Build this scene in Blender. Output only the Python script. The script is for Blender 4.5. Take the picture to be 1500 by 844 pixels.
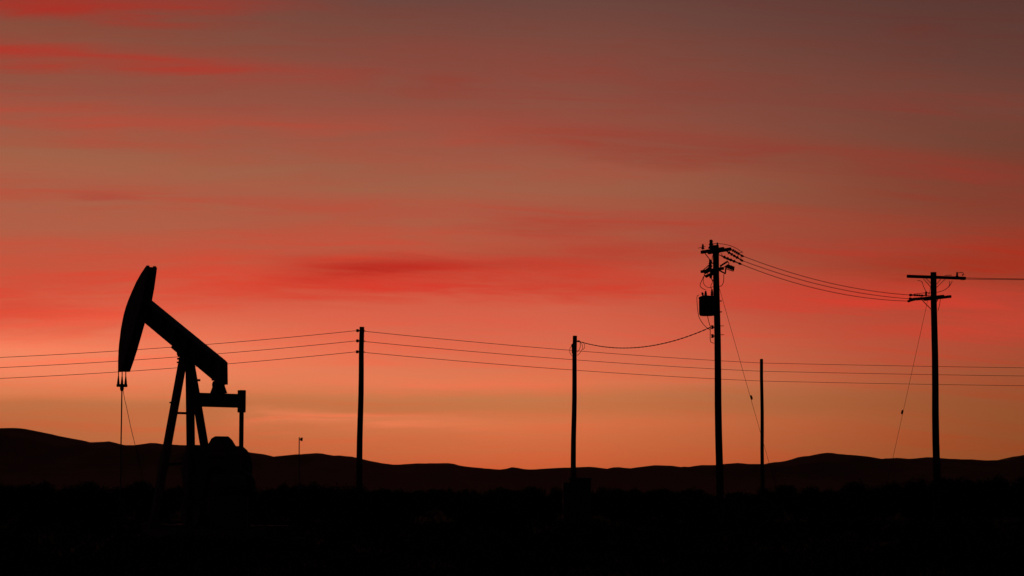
import bpy, bmesh, math, random
from mathutils import Vector, Matrix, noise as mnoise
R = math.radians
random.seed(7)
for o in list(bpy.data.objects):
    bpy.data.objects.remove(o)
scene = bpy.context.scene
COL = scene.collection

# ------------------------------------------------------------------ camera
F_PX, W_PX, H_PX = 3250.0, 1500.0, 844.0          # focal length and size of the photograph in pixels
HORIZON = 718.0                                    # eye-level row
EYE = Vector((0, 0, 1.6))
PITCH = math.atan((HORIZON - H_PX / 2) / F_PX)
cam_data = bpy.data.cameras.new('camera')
cam = bpy.data.objects.new('camera', cam_data)
COL.objects.link(cam)
cam.location = EYE
cam.rotation_euler = (R(90) + PITCH, 0, 0)
cam_data.sensor_width = 36.0
cam_data.lens = 36.0 * F_PX / W_PX
cam_data.clip_start = 0.5
cam_data.clip_end = 60000
scene.camera = cam

# ------------------------------------------------------------------ world: dusk sky
def lin(c):
    return tuple(((v / 255) / 12.92 if v / 255 <= 0.04045 else ((v / 255 + 0.055) / 1.055) ** 2.4) for v in c)

world = bpy.data.worlds.new('World')
scene.world = world
world.use_nodes = True
WN = world.node_tree
WN.nodes.clear()

class S:
    """a node socket with arithmetic"""
    def __init__(self, s): self.s = s
    def __add__(self, o): return mth('ADD', self, o)
    def __sub__(self, o): return mth('SUBTRACT', self, o)
    def __mul__(self, o): return mth('MULTIPLY', self, o)
    def __truediv__(self, o): return mth('DIVIDE', self, o)
    __radd__ = __add__
    __rmul__ = __mul__
    def __rsub__(self, o): return mth('SUBTRACT', o, self)

NT = [WN]
def put(sock, v):
    if isinstance(v, S): NT[0].links.new(v.s, sock)
    else: sock.default_value = v
def mth(op, *a, clamp=False):
    n = NT[0].nodes.new('ShaderNodeMath'); n.operation = op; n.use_clamp = clamp
    for i, v in enumerate(a): put(n.inputs[i], v)
    return S(n.outputs[0])
def smooth(v, a, b, lo=0.0, hi=1.0):
    n = NT[0].nodes.new('ShaderNodeMapRange'); n.interpolation_type = 'SMOOTHSTEP'; n.clamp = True
    put(n.inputs[0], v)
    for i, q in enumerate((a, b, lo, hi)): n.inputs[i + 1].default_value = q
    return S(n.outputs[0])
def mixc(f, a, b):
    n = NT[0].nodes.new('ShaderNodeMix'); n.data_type = 'RGBA'; n.clamp_factor = True
    put(n.inputs[0], f)
    for i, v in ((6, a), (7, b)):
        if isinstance(v, S): put(n.inputs[i], v)
        else: n.inputs[i].default_value = (*v, 1)
    return S(n.outputs[2])
def vec(x, y, z):
    n = NT[0].nodes.new('ShaderNodeCombineXYZ')
    for i, v in enumerate((x, y, z)): put(n.inputs[i], v)
    return S(n.outputs[0])
def noise(v, scale, detail=4.0, rough=0.55, dist=0.0):
    n = NT[0].nodes.new('ShaderNodeTexNoise')
    put(n.inputs['Vector'], v)
    n.inputs['Scale'].default_value = scale; n.inputs['Detail'].default_value = detail
    n.inputs['Roughness'].default_value = rough; n.inputs['Distortion'].default_value = dist
    return S(n.outputs['Fac'])
def ramp(f, stops):
    n = NT[0].nodes.new('ShaderNodeValToRGB'); put(n.inputs[0], f)
    cr = n.color_ramp; cr.interpolation = 'LINEAR'
    while len(cr.elements) < len(stops): cr.elements.new(0.5)
    for e, (p, c) in zip(cr.elements, stops):
        e.position = p
    for e, (p, c) in zip(cr.elements, stops):
        e.color = (*c, 1)
    return S(n.outputs[0])

SUN_AZ, SUN_EL = R(-4.5), R(-1.0)                  # the sun has just set behind the ridge
tc = WN.nodes.new('ShaderNodeTexCoord')
sx = WN.nodes.new('ShaderNodeSeparateXYZ')
WN.links.new(tc.outputs['Generated'], sx.inputs[0])
dx, dy, dz = (S(sx.outputs[i]) for i in range(3))
PXD = 1.0 / F_PX
A = mth('ARCTAN2', dx, dy) / PXD                   # bearing, in 1/3250 rad, 0 straight ahead
E = mth('ARCSINE', dz) / PXD                       # elevation, same unit
streakvec = vec(dx, dy, dz * 6.0)
n1 = noise(streakvec, 4.0, 3.0, 0.5)
n2 = noise(streakvec, 13.0, 4.0, 0.52)
n3 = noise(vec(dx, dy, dz * 7.0), 34.0, 4.0, 0.55)
bend = E + A * 0.03 + A * A * 0.00005 + (n1 - 0.5) * 60.0   # wisps follow a shallow arch
nf = noise(vec(A / 230.0, bend / 22.0, 0.0), 1.0, 8.0, 0.64, 0.5)
nw = noise(vec(A / 420.0, bend / 13.0, 7.3), 1.0, 7.0, 0.66, 0.8)
Aw = A + (n1 - 0.5) * 200.0
Ew = E + (n2 - 0.5) * 26.0 + (n1 - 0.5) * 34.0 + (nf - 0.5) * 44.0
ef = mth('SQRT', mth('MAXIMUM', (E + (n1 - 0.5) * 30.0 + (n2 - 0.5) * 14.0 + 40.0) / 5145.0, 0.0))
def stops(lst):
    out = []
    for row, c in lst:
        e = HORIZON - row
        out.append((math.sqrt(max(0, (e + 40) / 5145.0)), lin(c)))
    out.sort(key=lambda t: t[0])
    return out
TOP = [(-450, (58, 40, 44)), (-1300, (28, 23, 31)), (-4300, (12, 12, 20))]
left = ramp(ef, stops([(740, (176, 92, 52)), (625, (189, 105, 63)), (592, (196, 112, 69)), (578, (222, 124, 80)), (545, (247, 134, 96)),
    (515, (252, 133, 96)), (490, (240, 116, 84)), (455, (222, 98, 72)), (400, (196, 90, 66)), (345, (180, 94, 70)),
    (250, (166, 99, 73)), (150, (152, 82, 65)), (60, (140, 78, 61)), (0, (128, 72, 59))] + TOP))
centre = ramp(ef, stops([(740, (196, 80, 42)), (690, (206, 92, 52)), (650, (212, 107, 65)), (622, (219, 115, 72)), (600, (202, 114, 70)), (582, (202, 118, 74)), (562, (226, 120, 81)),
    (530, (224, 111, 79)), (480, (219, 99, 74)), (430, (215, 91, 69)), (370, (182, 89, 66)), (280, (163, 95, 72)),
    (190, (150, 80, 65)), (120, (138, 77, 64)), (50, (120, 72, 62)), (0, (108, 68, 61))] + TOP))
right = ramp(ef, stops([(740, (140, 68, 34)), (670, (148, 75, 38)), (600, (154, 80, 44)), (545, (163, 80, 51)), (500, (176, 72, 50)),
    (430, (154, 62, 41)), (340, (138, 62, 45)), (260, (121, 63, 47)), (200, (114, 66, 53)), (100, (101, 61, 53)),
    (0, (91, 55, 50))] + TOP))
colr = mixc(smooth(A, -800.0, 40.0), left, centre)
colr = mixc(smooth(A, -20.0, 800.0), colr, right)

def streak(col, x0, f0, x1, f1, cx, cy, k, q, su, sd, c, amp, grain=0.75):
    """a wisp of cloud lying along a shallow curve; x0..x1 its ends (f0, f1 their softness), su/sd its softness above and below"""
    u = Aw + (750.0 - cx)
    mid = (HORIZON - cy) - u * k - u * u * q
    dv = Ew - mid
    up = mth('GREATER_THAN', dv, 0.0)
    t = dv / (up * (su - sd) + sd)
    w = mth('EXPONENT', t * t * -1.0)
    w = w * smooth(Aw, x0 - 750, x0 + f0 - 750) * smooth(Aw, x1 - f1 - 750, x1 - 750, 1.0, 0.0)
    g = smooth(n2 * 0.3 + nf * 0.45 + nw * 0.25, 0.33, 0.64, 1.0 - grain, 1.0 + 0.25 * grain)
    return mixc(w * g * amp, col, lin(c))

STREAKS = [
    (700, 400, 2200, 600, 1150, 140, 0.06, 0.00003, 34, 34, (132, 66, 56), 0.45),
    (100, 300, 1300, 500, 700, 248, 0.05, 0, 12, 14, (174, 82, 63), 0.4),
    (150, 300, 1150, 400, 600, 346, 0.02, 0, 10, 14, (194, 80, 60), 0.5),
    (650, 300, 1900, 500, 1100, 366, 0.02, 0.00004, 14, 18, (182, 62, 47), 0.55),
    (820, 260, 1700, 500, 1150, 418, 0.03, 0, 12, 14, (198, 68, 51), 0.55),
    (-900, 500, 700, 400, 150, 365, -0.02, 0, 10, 12, (196, 84, 62), 0.45),
    (-900, 500, 560, 380, 0, 27, -0.03, 0, 40, 15, (168, 50, 40), 0.85, 0.45),
    (-900, 500, 640, 470, 200, 97, 0.035, 0.00003, 14, 17, (178, 54, 43), 0.95, 0.45),
    (-900, 500, 1150, 600, 400, 190, 0.03, 0, 24, 26, (182, 77, 60), 0.6),
    (380, 300, 1120, 400, 750, 104, 0.05, 0, 46, 42, (148, 62, 51), 0.5),
    (600, 320, 1900, 400, 1000, 216, 0.09, 0.00008, 22, 30, (150, 58, 46), 0.6, 0.6),
    (1030, 80, 1260, 100, 1150, 266, 0.06, 0, 5, 5, (146, 66, 50), 0.4),
    (-900, 500, 1400, 500, 400, 300, 0.05, 0, 18, 24, (184, 78, 60), 0.55),
    (70, 60, 220, 70, 140, 298, 0.0, 0, 8, 9, (172, 66, 54), 0.5),
    (600, 250, 1700, 500, 1000, 335, 0.04, 0, 26, 28, (170, 64, 49), 0.5),
    (-900, 500, 800, 400, 100, 446, -0.10, 0, 56, 34, (214, 70, 50), 1.0),
    (-900, 500, 420, 300, 100, 480, -0.14, 0, 40, 14, (236, 98, 72), 0.6),
    (330, 220, 1050, 420, 600, 393, -0.02, 0, 17, 22, (186, 43, 32), 1.1, 0.55),
    (360, 200, 1000, 300, 640, 414, -0.03, 0, 16, 24, (214, 62, 46), 0.95),
    (560, 220, 1350, 500, 800, 402, 0.05, 0, 26, 32, (202, 66, 48), 0.7),
    (1080, 350, 2400, 600, 1400, 390, -0.10, 0, 28, 26, (168, 50, 31), 0.8),
    (960, 260, 2000, 600, 1250, 448, 0.03, 0, 28, 26, (208, 66, 50), 0.9, 0.6),
    (1100, 260, 2000, 600, 1300, 492, -0.05, 0, 22, 28, (202, 70, 51), 0.75, 0.6),
    (330, 80, 800, 260, 500, 612, 0.05, 0, 9, 14, (236, 126, 84), 0.95),
    (300, 160, 900, 300, 600, 558, 0.0, 0, 24, 16, (236, 124, 86), 0.5),
]
for st in STREAKS:
    colr = streak(colr, *st)
# faint fibres of cloud over the whole sky
cover = smooth(n2 * 0.6 + n1 * 0.4, 0.35, 0.65, 0.35, 1.0)
wisp = smooth(nw * 0.65 + nf * 0.35, 0.40, 0.66) * cover
tint = mixc(wisp, (0.955, 1.035, 1.03), (1.075, 0.87, 0.84))
hs = WN.nodes.new('ShaderNodeVectorMath'); hs.operation = 'MULTIPLY'
WN.links.new(colr.s, hs.inputs[0]); WN.links.new(tint.s, hs.inputs[1])
colr = S(hs.outputs[0])
# away from the afterglow the sky sinks evenly into dusk blue
away = smooth(mth('ABSOLUTE', A + 260.0), 700.0, 3600.0)
dusk = ramp(mth('SQRT', mth('MAXIMUM', (E + 40.0) / 5145.0, 0.0)), [(0.0, lin((22, 16, 20))), (0.3, lin((26, 19, 24))), (0.6, lin((18, 16, 23))), (1.0, lin((12, 12, 20)))])
colr = mixc(away, colr, dusk)
# clear-air twilight from the sky model, very weak at this hour
nishita = WN.nodes.new('ShaderNodeTexSky'); nishita.sky_type = 'NISHITA'
nishita.sun_disc = False; nishita.sun_elevation = SUN_EL; nishita.sun_rotation = SUN_AZ
nishita.dust_density = 4.0; nishita.ozone_density = 1.0; nishita.air_density = 1.0
bg1 = WN.nodes.new('ShaderNodeBackground'); bg1.inputs[1].default_value = 1.0
bg2 = WN.nodes.new('ShaderNodeBackground'); bg2.inputs[1].default_value = 0.0005
WN.links.new(colr.s, bg1.inputs[0]); WN.links.new(nishita.outputs[0], bg2.inputs[0])
addw = WN.nodes.new('ShaderNodeAddShader')
WN.links.new(bg1.outputs[0], addw.inputs[0]); WN.links.new(bg2.outputs[0], addw.inputs[1])
wout = WN.nodes.new('ShaderNodeOutputWorld')
WN.links.new(addw.outputs[0], wout.inputs[0])

# ------------------------------------------------------------------ sun (behind the hills) and exposure
sun_data = bpy.data.lights.new('sun', 'SUN')
sun_data.energy = 0.25; sun_data.angle = R(0.53); sun_data.color = (1.0, 0.45, 0.2)
sun = bpy.data.objects.new('sun', sun_data); COL.objects.link(sun)
sun.location = (0, 0, 60)
to_sun = Vector((math.sin(SUN_AZ) * math.cos(SUN_EL), math.cos(SUN_AZ) * math.cos(SUN_EL), math.sin(SUN_EL)))
sun.rotation_euler = to_sun.to_track_quat('Z', 'Y').to_euler()
vs = scene.view_settings
vs.view_transform = 'Standard'; vs.look = 'None'; vs.exposure = 0.0; vs.gamma = 1.0; vs.use_curve_mapping = False
scene.render.engine = 'CYCLES'
scene.cycles.use_denoising = True
scene.cycles.max_bounces = 4
scene.cycles.volume_bounces = 1
world.cycles.sampling_method = 'AUTOMATIC'

# ------------------------------------------------------------------ pixels to places
CP, SP = math.cos(PITCH), math.sin(PITCH)
def ray(px, py):
    x, v = (px - W_PX / 2) / F_PX, (H_PX / 2 - py) / F_PX
    return Vector((x, CP - v * SP, SP + v * CP))
def at(px, py, Y):
    r = ray(px, py)
    return EYE + r * (Y / r.y)
def ground_at(px, Y):
    """point of the flat ground at depth Y under column px"""
    d = Y * CP - EYE.z * SP
    return Vector(((px - W_PX / 2) / F_PX * d, Y, 0))

# ------------------------------------------------------------------ materials
def material(name, c1, c2=None, scale=4.0, rough=0.7, metal=0.0, bump=0.0, stretch=(1, 1, 1)):
    m = bpy.data.materials.new(name); m.use_nodes = True
    nt = m.node_tree; b = nt.nodes['Principled BSDF']
    b.inputs['Roughness'].default_value = rough; b.inputs['Metallic'].default_value = metal
    t = nt.nodes.new('ShaderNodeTexCoord'); mp = nt.nodes.new('ShaderNodeMapping')
    mp.inputs['Scale'].default_value = stretch
    nt.links.new(t.outputs['Object'], mp.inputs[0])
    n = nt.nodes.new('ShaderNodeTexNoise'); n.inputs['Scale'].default_value = scale; n.inputs['Detail'].default_value = 6
    nt.links.new(mp.outputs[0], n.inputs['Vector'])
    r = nt.nodes.new('ShaderNodeValToRGB')
    r.color_ramp.elements[0].position = 0.35; r.color_ramp.elements[1].position = 0.68
    r.color_ramp.elements[0].color = (*c1, 1); r.color_ramp.elements[1].color = (*(c2 or c1), 1)
    nt.links.new(n.outputs['Fac'], r.inputs[0]); nt.links.new(r.outputs[0], b.inputs['Base Color'])
    if bump:
        bn = nt.nodes.new('ShaderNodeBump'); bn.inputs['Strength'].default_value = 0.6; bn.inputs['Distance'].default_value = bump
        nt.links.new(n.outputs['Fac'], bn.inputs['Height']); nt.links.new(bn.outputs[0], b.inputs['Normal'])
    return m
M = dict(
    wood=material('weathered_pole_wood', (0.045, 0.032, 0.024), (0.075, 0.056, 0.042), 3, 0.9, 0, 0.01, (6, 6, 0.4)),
    arm=material('crossarm_wood', (0.05, 0.038, 0.03), (0.08, 0.062, 0.048), 4, 0.9, 0, 0.005),
    steel=material('pump_paint', (0.035, 0.037, 0.04), (0.06, 0.052, 0.045), 2.5, 0.6, 0.0, 0.003),
    rust=material('rusty_steel', (0.05, 0.028, 0.018), (0.08, 0.045, 0.028), 6, 0.85, 0.0, 0.003),
    galv=material('galvanised_steel', (0.10, 0.10, 0.10), (0.15, 0.15, 0.15), 8, 0.6, 0.4),
    porcelain=material('brown_porcelain', (0.05, 0.02, 0.012), (0.065, 0.028, 0.016), 3, 0.35),
    tank=material('grey_tank_paint', (0.05, 0.052, 0.055), (0.075, 0.078, 0.08), 3, 0.6),
    wire=material('weathered_wire', (0.05, 0.05, 0.05), (0.07, 0.07, 0.07), 2, 0.7, 0.3),
    cable=material('black_cable', (0.015, 0.015, 0.015), (0.02, 0.02, 0.02), 2, 0.7),
    concrete=material('oil_stained_concrete', (0.03, 0.027, 0.024), (0.06, 0.055, 0.05), 5, 0.9, 0, 0.004),
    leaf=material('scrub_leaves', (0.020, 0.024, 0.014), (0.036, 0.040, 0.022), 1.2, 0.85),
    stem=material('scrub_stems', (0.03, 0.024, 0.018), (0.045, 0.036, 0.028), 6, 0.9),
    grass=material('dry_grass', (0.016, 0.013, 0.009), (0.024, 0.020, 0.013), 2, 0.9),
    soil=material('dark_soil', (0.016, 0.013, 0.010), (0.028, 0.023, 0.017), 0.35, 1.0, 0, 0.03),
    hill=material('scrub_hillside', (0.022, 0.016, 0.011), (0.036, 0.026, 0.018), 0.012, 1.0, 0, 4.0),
)
for k in ('soil', 'hill', 'leaf', 'grass', 'wood'):
    M[k].node_tree.nodes['Principled BSDF'].inputs['Specular IOR Level'].default_value = 0.05

# ------------------------------------------------------------------ mesh builder
class MB:
    def __init__(self): self.v, self.f = [], []
    def add(self, vs, fs):
        b = len(self.v); self.v += [tuple(p) for p in vs]; self.f += [tuple(b + i for i in f) for f in fs]
        return self
    def box(self, c, s, rot=None):
        c = Vector(c); h = Vector(s) / 2
        pts = [Vector((x, y, z)) for x in (-h.x, h.x) for y in (-h.y, h.y) for z in (-h.z, h.z)]
        if rot: pts = [rot @ p for p in pts]
        return self.add([c + p for p in pts], [(0, 1, 3, 2), (4, 6, 7, 5), (0, 4, 5, 1), (2, 3, 7, 6), (0, 2, 6, 4), (1, 5, 7, 3)])
    def bar(self, a, b, wy, wz, up=(0, 0, 1)):
        """rectangular bar from a to b, wy wide across, wz deep along up"""
        a, b = Vector(a), Vector(b); d = (b - a).normalized(); up = Vector(up)
        s = d.cross(up)
        if s.length < 1e-4: s = d.cross(Vector((1, 0, 0)))
        s.normalize(); u = s.cross(d)
        pts = [p + s * i * wy / 2 + u * j * wz / 2 for p in (a, b) for i, j in ((-1, -1), (1, -1), (1, 1), (-1, 1))]
        return self.add(pts, [(3, 2, 1, 0), (4, 5, 6, 7), (0, 1, 5, 4), (1, 2, 6, 5), (2, 3, 7, 6), (3, 0, 4, 7)])
    def tube(self, pts, rad, n=8, cap=True):
        pts = [Vector(p) for p in pts]
        rs = rad if isinstance(rad, (list, tuple)) else [rad] * len(pts)
        ref = Vector((0, 0, 1)); d0 = (pts[1] - pts[0]).normalized()
        if abs(d0.z) > 0.9: ref = Vector((0, 1, 0))
        vs = []
        for i, p in enumerate(pts):
            d = (pts[min(i + 1, len(pts) - 1)] - pts[max(i - 1, 0)]).normalized()
            s = d.cross(ref).normalized(); u = s.cross(d)
            for k in range(n):
                a = 2 * math.pi * k / n
                vs.append(p + (s * math.cos(a) + u * math.sin(a)) * rs[i])
        fs = [(i * n + k, i * n + (k + 1) % n, (i + 1) * n + (k + 1) % n, (i + 1) * n + k) for i in range(len(pts) - 1) for k in range(n)]
        if cap: fs += [tuple(range(n))[::-1], tuple(range((len(pts) - 1) * n, len(pts) * n))]
        return self.add(vs, fs)
    def lathe(self, prof, base, axis=(0, 0, 1), n=12):
        """profile of (radius, height) turned about axis through base"""
        ax = Vector(axis).normalized(); base = Vector(base)
        s = ax.cross(Vector((1, 0, 0)) if abs(ax.x) < 0.9 else Vector((0, 1, 0))).normalized(); u = s.cross(ax)
        vs = [base + ax * h + (s * math.cos(2 * math.pi * k / n) + u * math.sin(2 * math.pi * k / n)) * max(r, 0.001) for r, h in prof for k in range(n)]
        fs = [(i * n + k, i * n + (k + 1) % n, (i + 1) * n + (k + 1) % n, (i + 1) * n + k) for i in range(len(prof) - 1) for k in range(n)]
        fs += [tuple(range(n))[::-1], tuple(range((len(prof) - 1) * n, len(prof) * n))]
        return self.add(vs, fs)
    def prism(self, poly, y0, y1):
        """polygon in local (x, z) drawn out along y"""
        n = len(poly)
        vs = [(x, y0, z) for x, z in poly] + [(x, y1, z) for x, z in poly]
        fs = [tuple(range(n)), tuple(range(n, 2 * n))[::-1]] + [(i, i + n, (i + 1) % n + n, (i + 1) % n) for i in range(n)]
        return self.add(vs, fs)
    def build(self, name, mat, parent=None, bevel=0.0, smooth=False):
        me = bpy.data.meshes.new(name); me.from_pydata(self.v, [], self.f)
        bm = bmesh.new(); bm.from_mesh(me)
        bmesh.ops.recalc_face_normals(bm, faces=bm.faces)
        if bevel: bmesh.ops.bevel(bm, geom=list(bm.edges), offset=bevel, segments=1, affect='EDGES')
        bm.to_mesh(me); bm.free()
        if smooth:
            for p in me.polygons: p.use_smooth = True
        me.materials.append(mat)
        o = bpy.data.objects.new(name, me); COL.objects.link(o)
        if parent: o.parent = parent
        return o
def tag(o, label=None, cat=None, group=None, kind=None):
    if label: o['label'] = label
    if cat: o['category'] = cat
    if group: o['group'] = group
    if kind: o['kind'] = kind
    return o
def empty(name, loc, label, cat, group=None, rz=0.0):
    o = bpy.data.objects.new(name, None); COL.objects.link(o)
    o.location = loc; o.rotation_euler = (0, 0, rz); o.empty_display_size = 0.5
    return tag(o, label, cat, group)
def sag_line(a, b, sag, n=40):
    a, b = Vector(a), Vector(b)
    return [a.lerp(b, i / n) - Vector((0, 0, 4 * sag * (i / n) * (1 - i / n))) for i in range(n + 1)]
def curve_pts(ctrl, n=8):
    """Catmull-Rom through the control points"""
    c = [Vector(p) for p in ctrl]; c = [c[0] * 2 - c[1]] + c + [c[-1] * 2 - c[-2]]
    out = []
    for i in range(1, len(c) - 2):
        for k in range(n):
            t = k / n
            out.append(0.5 * ((2 * c[i]) + (c[i + 1] - c[i - 1]) * t + (2 * c[i - 1] - 5 * c[i] + 4 * c[i + 1] - c[i + 2]) * t * t
                              + (3 * c[i] - c[i - 1] - 3 * c[i + 1] + c[i + 2]) * t ** 3))
    out.append(c[-2]); return out

# ------------------------------------------------------------------ ground and hills
def make_ground():
    xs = sorted(set([-9000, -5000, -2500, -1200, -600] + list(range(-300, 301, 12)) + [600, 1200, 2500, 5000, 9000]))
    ys = sorted(set([-9000, -4000, -1500, -600, -200, -60] + list(range(-24, 301, 9)) + [360, 450, 600, 900, 1500, 2500, 4000, 5500, 7000, 9000]))
    vs, fs = [], []
    for y in ys:
        for x in xs:
            near = max(0.0, 1 - max(abs(x) / 320, abs(y) / 330))
            z = 0.22 * near * mnoise.noise(Vector((x / 31, y / 31, 3.1))) + 0.08 * near * mnoise.noise(Vector((x / 9, y / 9, 8.0))) - 0.06
            vs.append((x, y, min(z, 0.0)))
    n = len(xs)
    fs = [(j * n + i, j * n + i + 1, (j + 1) * n + i + 1, (j + 1) * n + i) for j in range(len(ys) - 1) for i in range(n - 1)]
    b = MB(); b.add(vs, fs)
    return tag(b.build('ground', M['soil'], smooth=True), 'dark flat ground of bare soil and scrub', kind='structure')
make_ground()

RIDGE = [(-60, 640), (0, 627), (20, 626), (50, 631), (80, 638), (110, 643), (130, 648), (160, 647), (190, 653), (225, 649), (250, 651), (285, 652), (330, 654),
         (375, 664), (410, 670), (440, 666), (467, 663), (480, 666), (515, 669), (545, 676), (580, 681), (610, 679), (650, 679), (690, 685), (735, 688),
         (752, 684), (775, 688), (810, 686), (860, 684), (890, 686), (900, 684), (925, 686), (955, 682), (985, 682), (997, 685), (1030, 681), (1055, 681),
         (1080, 678), (1115, 682), (1150, 677), (1185, 668), (1218, 664), (1250, 667), (1285, 674), (1310, 671), (1330, 672), (1360, 670), (1400, 673),
         (1430, 676), (1455, 674), (1475, 675), (1495, 668), (1540, 660)]
def ridge_row(px):
    if px <= RIDGE[0][0] or px >= RIDGE[-1][0]:
        return 655 + 22 * mnoise.noise(Vector((px / 260.0, 0.3, 5)))
    for (a, ya), (b, yb) in zip(RIDGE, RIDGE[1:]):
        if a <= px <= b:
            t = (px - a) / (b - a); t = t * t * (3 - 2 * t) * 0.25 + t * 0.75
            return ya + (yb - ya) * t
def make_hills():
    Y0 = 6000.0
    xs = [i * 16.0 for i in range(-470, 471)]
    ys = [Y0 + d for d in (-2300, -1900, -1600, -1350, -1100, -900, -720, -560, -420, -300, -190, -90, 0, 110, 260, 450, 700, 1000, 1400, 1900, 2400)]
    vs = []
    for y in ys:
        t = (y - Y0)
        for x in xs:
            px = W_PX / 2 + F_PX * x / Y0
            top = at(px, ridge_row(px), Y0).z
            if px < -60 or px > 1540:
                edge = min(1.0, (abs(px - 740) - 800) / 120); top = top * edge + at(px, 660, Y0).z * (1 - edge)
            w = math.exp(-(t / (1250.0 if t < 0 else 900.0)) ** 2)
            end = 0 if t in (-2300, 2400) else 1
            gully = 0.0 if abs(t) < 1 else mnoise.fractal(Vector((x / 420.0, y / 700.0, 1.7)), 1.0, 2.0, 5) * 26.0 * min(1, abs(t) / 500)
            fine = (mnoise.noise(Vector((x / 46.0, y / 60.0, 9))) * 2.6 + mnoise.noise(Vector((x / 19.0, y / 30.0, 2))) * 1.5)
            z = (top * w + gully * w + fine * w) * end - 3 * (1 - end)
            if t < 0: z = min(z, top * (0.985 if t > -120 else 0.96) * y / Y0)
            vs.append((x, y, z))
    n = len(xs)
    fs = [(j * n + i, j * n + i + 1, (j + 1) * n + i + 1, (j + 1) * n + i) for j in range(len(ys) - 1) for i in range(n - 1)]
    b = MB(); b.add(vs, fs)
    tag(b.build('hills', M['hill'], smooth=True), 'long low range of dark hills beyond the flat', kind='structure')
make_hills()

# ------------------------------------------------------------------ pump jack
PJ_Y, PHI = 71.0, R(50)
O = ground_at(272, PJ_Y)
PJ_O = Vector((O.x, O.y, 0))
DU = Vector((-math.cos(PHI), math.sin(PHI), 0))
DW = Vector((-math.sin(PHI), -math.cos(PHI), 0))
def pj(px, py, w=0.0):
    """(along, up) inside the machine's own plane at lateral offset w"""
    r = ray(px, py); t = (w - (EYE - PJ_O).dot(DW)) / r.dot(DW)
    p = EYE + r * t
    return ((p - PJ_O).dot(DU), p.z)
def pjz(py, u=0.0):
    Y = PJ_Y + u * math.sin(PHI)
    return EYE.z + (HORIZON - py) / F_PX * Y
def pump_jack():
    root = empty('pump_jack', PJ_O, 'oil pump jack with raised horse head, tilted walking beam and triangular post', 'pump jack', rz=math.pi - PHI)
    st, ru = M['steel'], M['rust']
    # skid and pad
    b = MB(); b.box((-1.6, 0, 0.06), (7.2, 2.4, 0.2)); b.build('concrete_pad', M['concrete'], root, 0.02)
    skid = None
    for s in (-1, 1):
        b = MB()
        b.box((-1.6, s * 0.62, 0.18), (6.4, 0.22, 0.04)); b.box((-1.6, s * 0.62, 0.34), (6.4, 0.03, 0.28)); b.box((-1.6, s * 0.62, 0.50), (6.4, 0.22, 0.04))
        b.build('skid_rail', st, root)
    for u in (1.2, -0.3, -1.3, -2.6, -4.4):
        MB().box((u, 0, 0.34), (0.14, 1.2, 0.24)).build('skid_crossmember', st, root)
    # samson post
    topz = pjz(527)
    fu, fw = 0.78, 0.74
    legs = {}
    for s in (1, -1):
        a, c = Vector((0.07, 0.14 if s > 0 else -0.10, topz)), Vector((fu, 0.74 if s > 0 else -0.70, 0.52))
        d = (c - a).normalized(); legs[s] = (a, c)
        b = MB(); x = d.cross(Vector((0, 1, 0))).normalized()
        b.bar(a, c, 0.025, 0.19, x)
        side = d.cross(x).normalized()
        b.bar(a + side * 0.09, c + side * 0.09, 0.022, 0.20, x); b.bar(a - side * 0.09, c - side * 0.09, 0.022, 0.20, x)
        lg = b.build('front_leg', st, root)
        MB().box(c + Vector((0, 0, 0.03)), (0.4, 0.4, 0.05)).build('foot_plate', st, lg)
    a, c = Vector((-0.10, 0, topz)), Vector((-1.87, 0, 0.52))
    b = MB(); b.bar(a, c, 0.22, 0.18); lg = b.build('rear_leg', st, root, 0.01)
    MB().box(c + Vector((0, 0, 0.03)), (0.4, 0.4, 0.05)).build('foot_plate', st, lg)
    for row in (606, 680):
        z = pjz(row, 0.4); p = []
        for s in (1, -1):
            a, c = legs[s]; t = (z - a.z) / (c.z - a.z); p.append(a.lerp(c, t))
        MB().bar(p[0], p[1], 0.05, 0.075).build('cross_brace', st, root)
    a, c = legs[1]
    for row, dd in ((591, 0.1), (532.5, 0.1)):
        z = pjz(row, 0.4); t = (z - a.z) / (c.z - a.z); p = a.lerp(c, t)
        MB().bar(p, p + Vector((0.07, 0.17, 0)), 0.05, 0.05).build('climbing_peg', st, root)
    z = pjz(557); MB().bar((-0.12, -0.05, z), (-0.3, -0.28, z - 0.02), 0.06, 0.07).build('climbing_peg', st, root)
    # top plate and saddle bearing
    b = MB(); b.box((0.0, 0, topz + 0.02), (0.52, 0.50, 0.06)); b.build('post_cap', st, root)
    b = MB(); b.lathe([(0.10, -0.34), (0.13, -0.33), (0.13, -0.2), (0.17, -0.19), (0.17, 0.19), (0.13, 0.2), (0.13, 0.33), (0.10, 0.34)], (0.03, 0, topz + 0.2), (0, 1, 0), 16)
    b.box((0.03, 0, topz + 0.10), (0.34, 0.42, 0.12)); b.build('saddle_bearing', ru, root)
    # walking beam
    t = 0.15
    T1, T2 = Vector(pj(222.8, 440.2, -t)), Vector(pj(331, 528.5, -t))
    Q1, Q2 = Vector(pj(212.5, 473, t)), Vector(pj(263, 517, t))
    d = (T2 - T1).normalized()
    nrm = Vector((-d.y, d.x))
    if nrm.y > 0: nrm = -nrm
    depth = ((Q1 - T1).dot(nrm) + (Q2 - T1).dot(nrm)) / 2
    print('beam depth', round(depth, 3), 'tilt', round(math.degrees(math.atan2(-d.y, -d.x)), 1), 'length', round((T2 - T1).length, 2))
    S0, S1 = T1 - d * 0.25, T2 + d * 0.02
    def P(p, w): return Vector((p.x, w, p.y))
    b = MB()
    for off in (0.0225, depth - 0.0225):
        b.bar(P(S0 + nrm * off, 0), P(S1 + nrm * off, 0), 2 * t, 0.045, P(nrm, 0))
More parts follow.
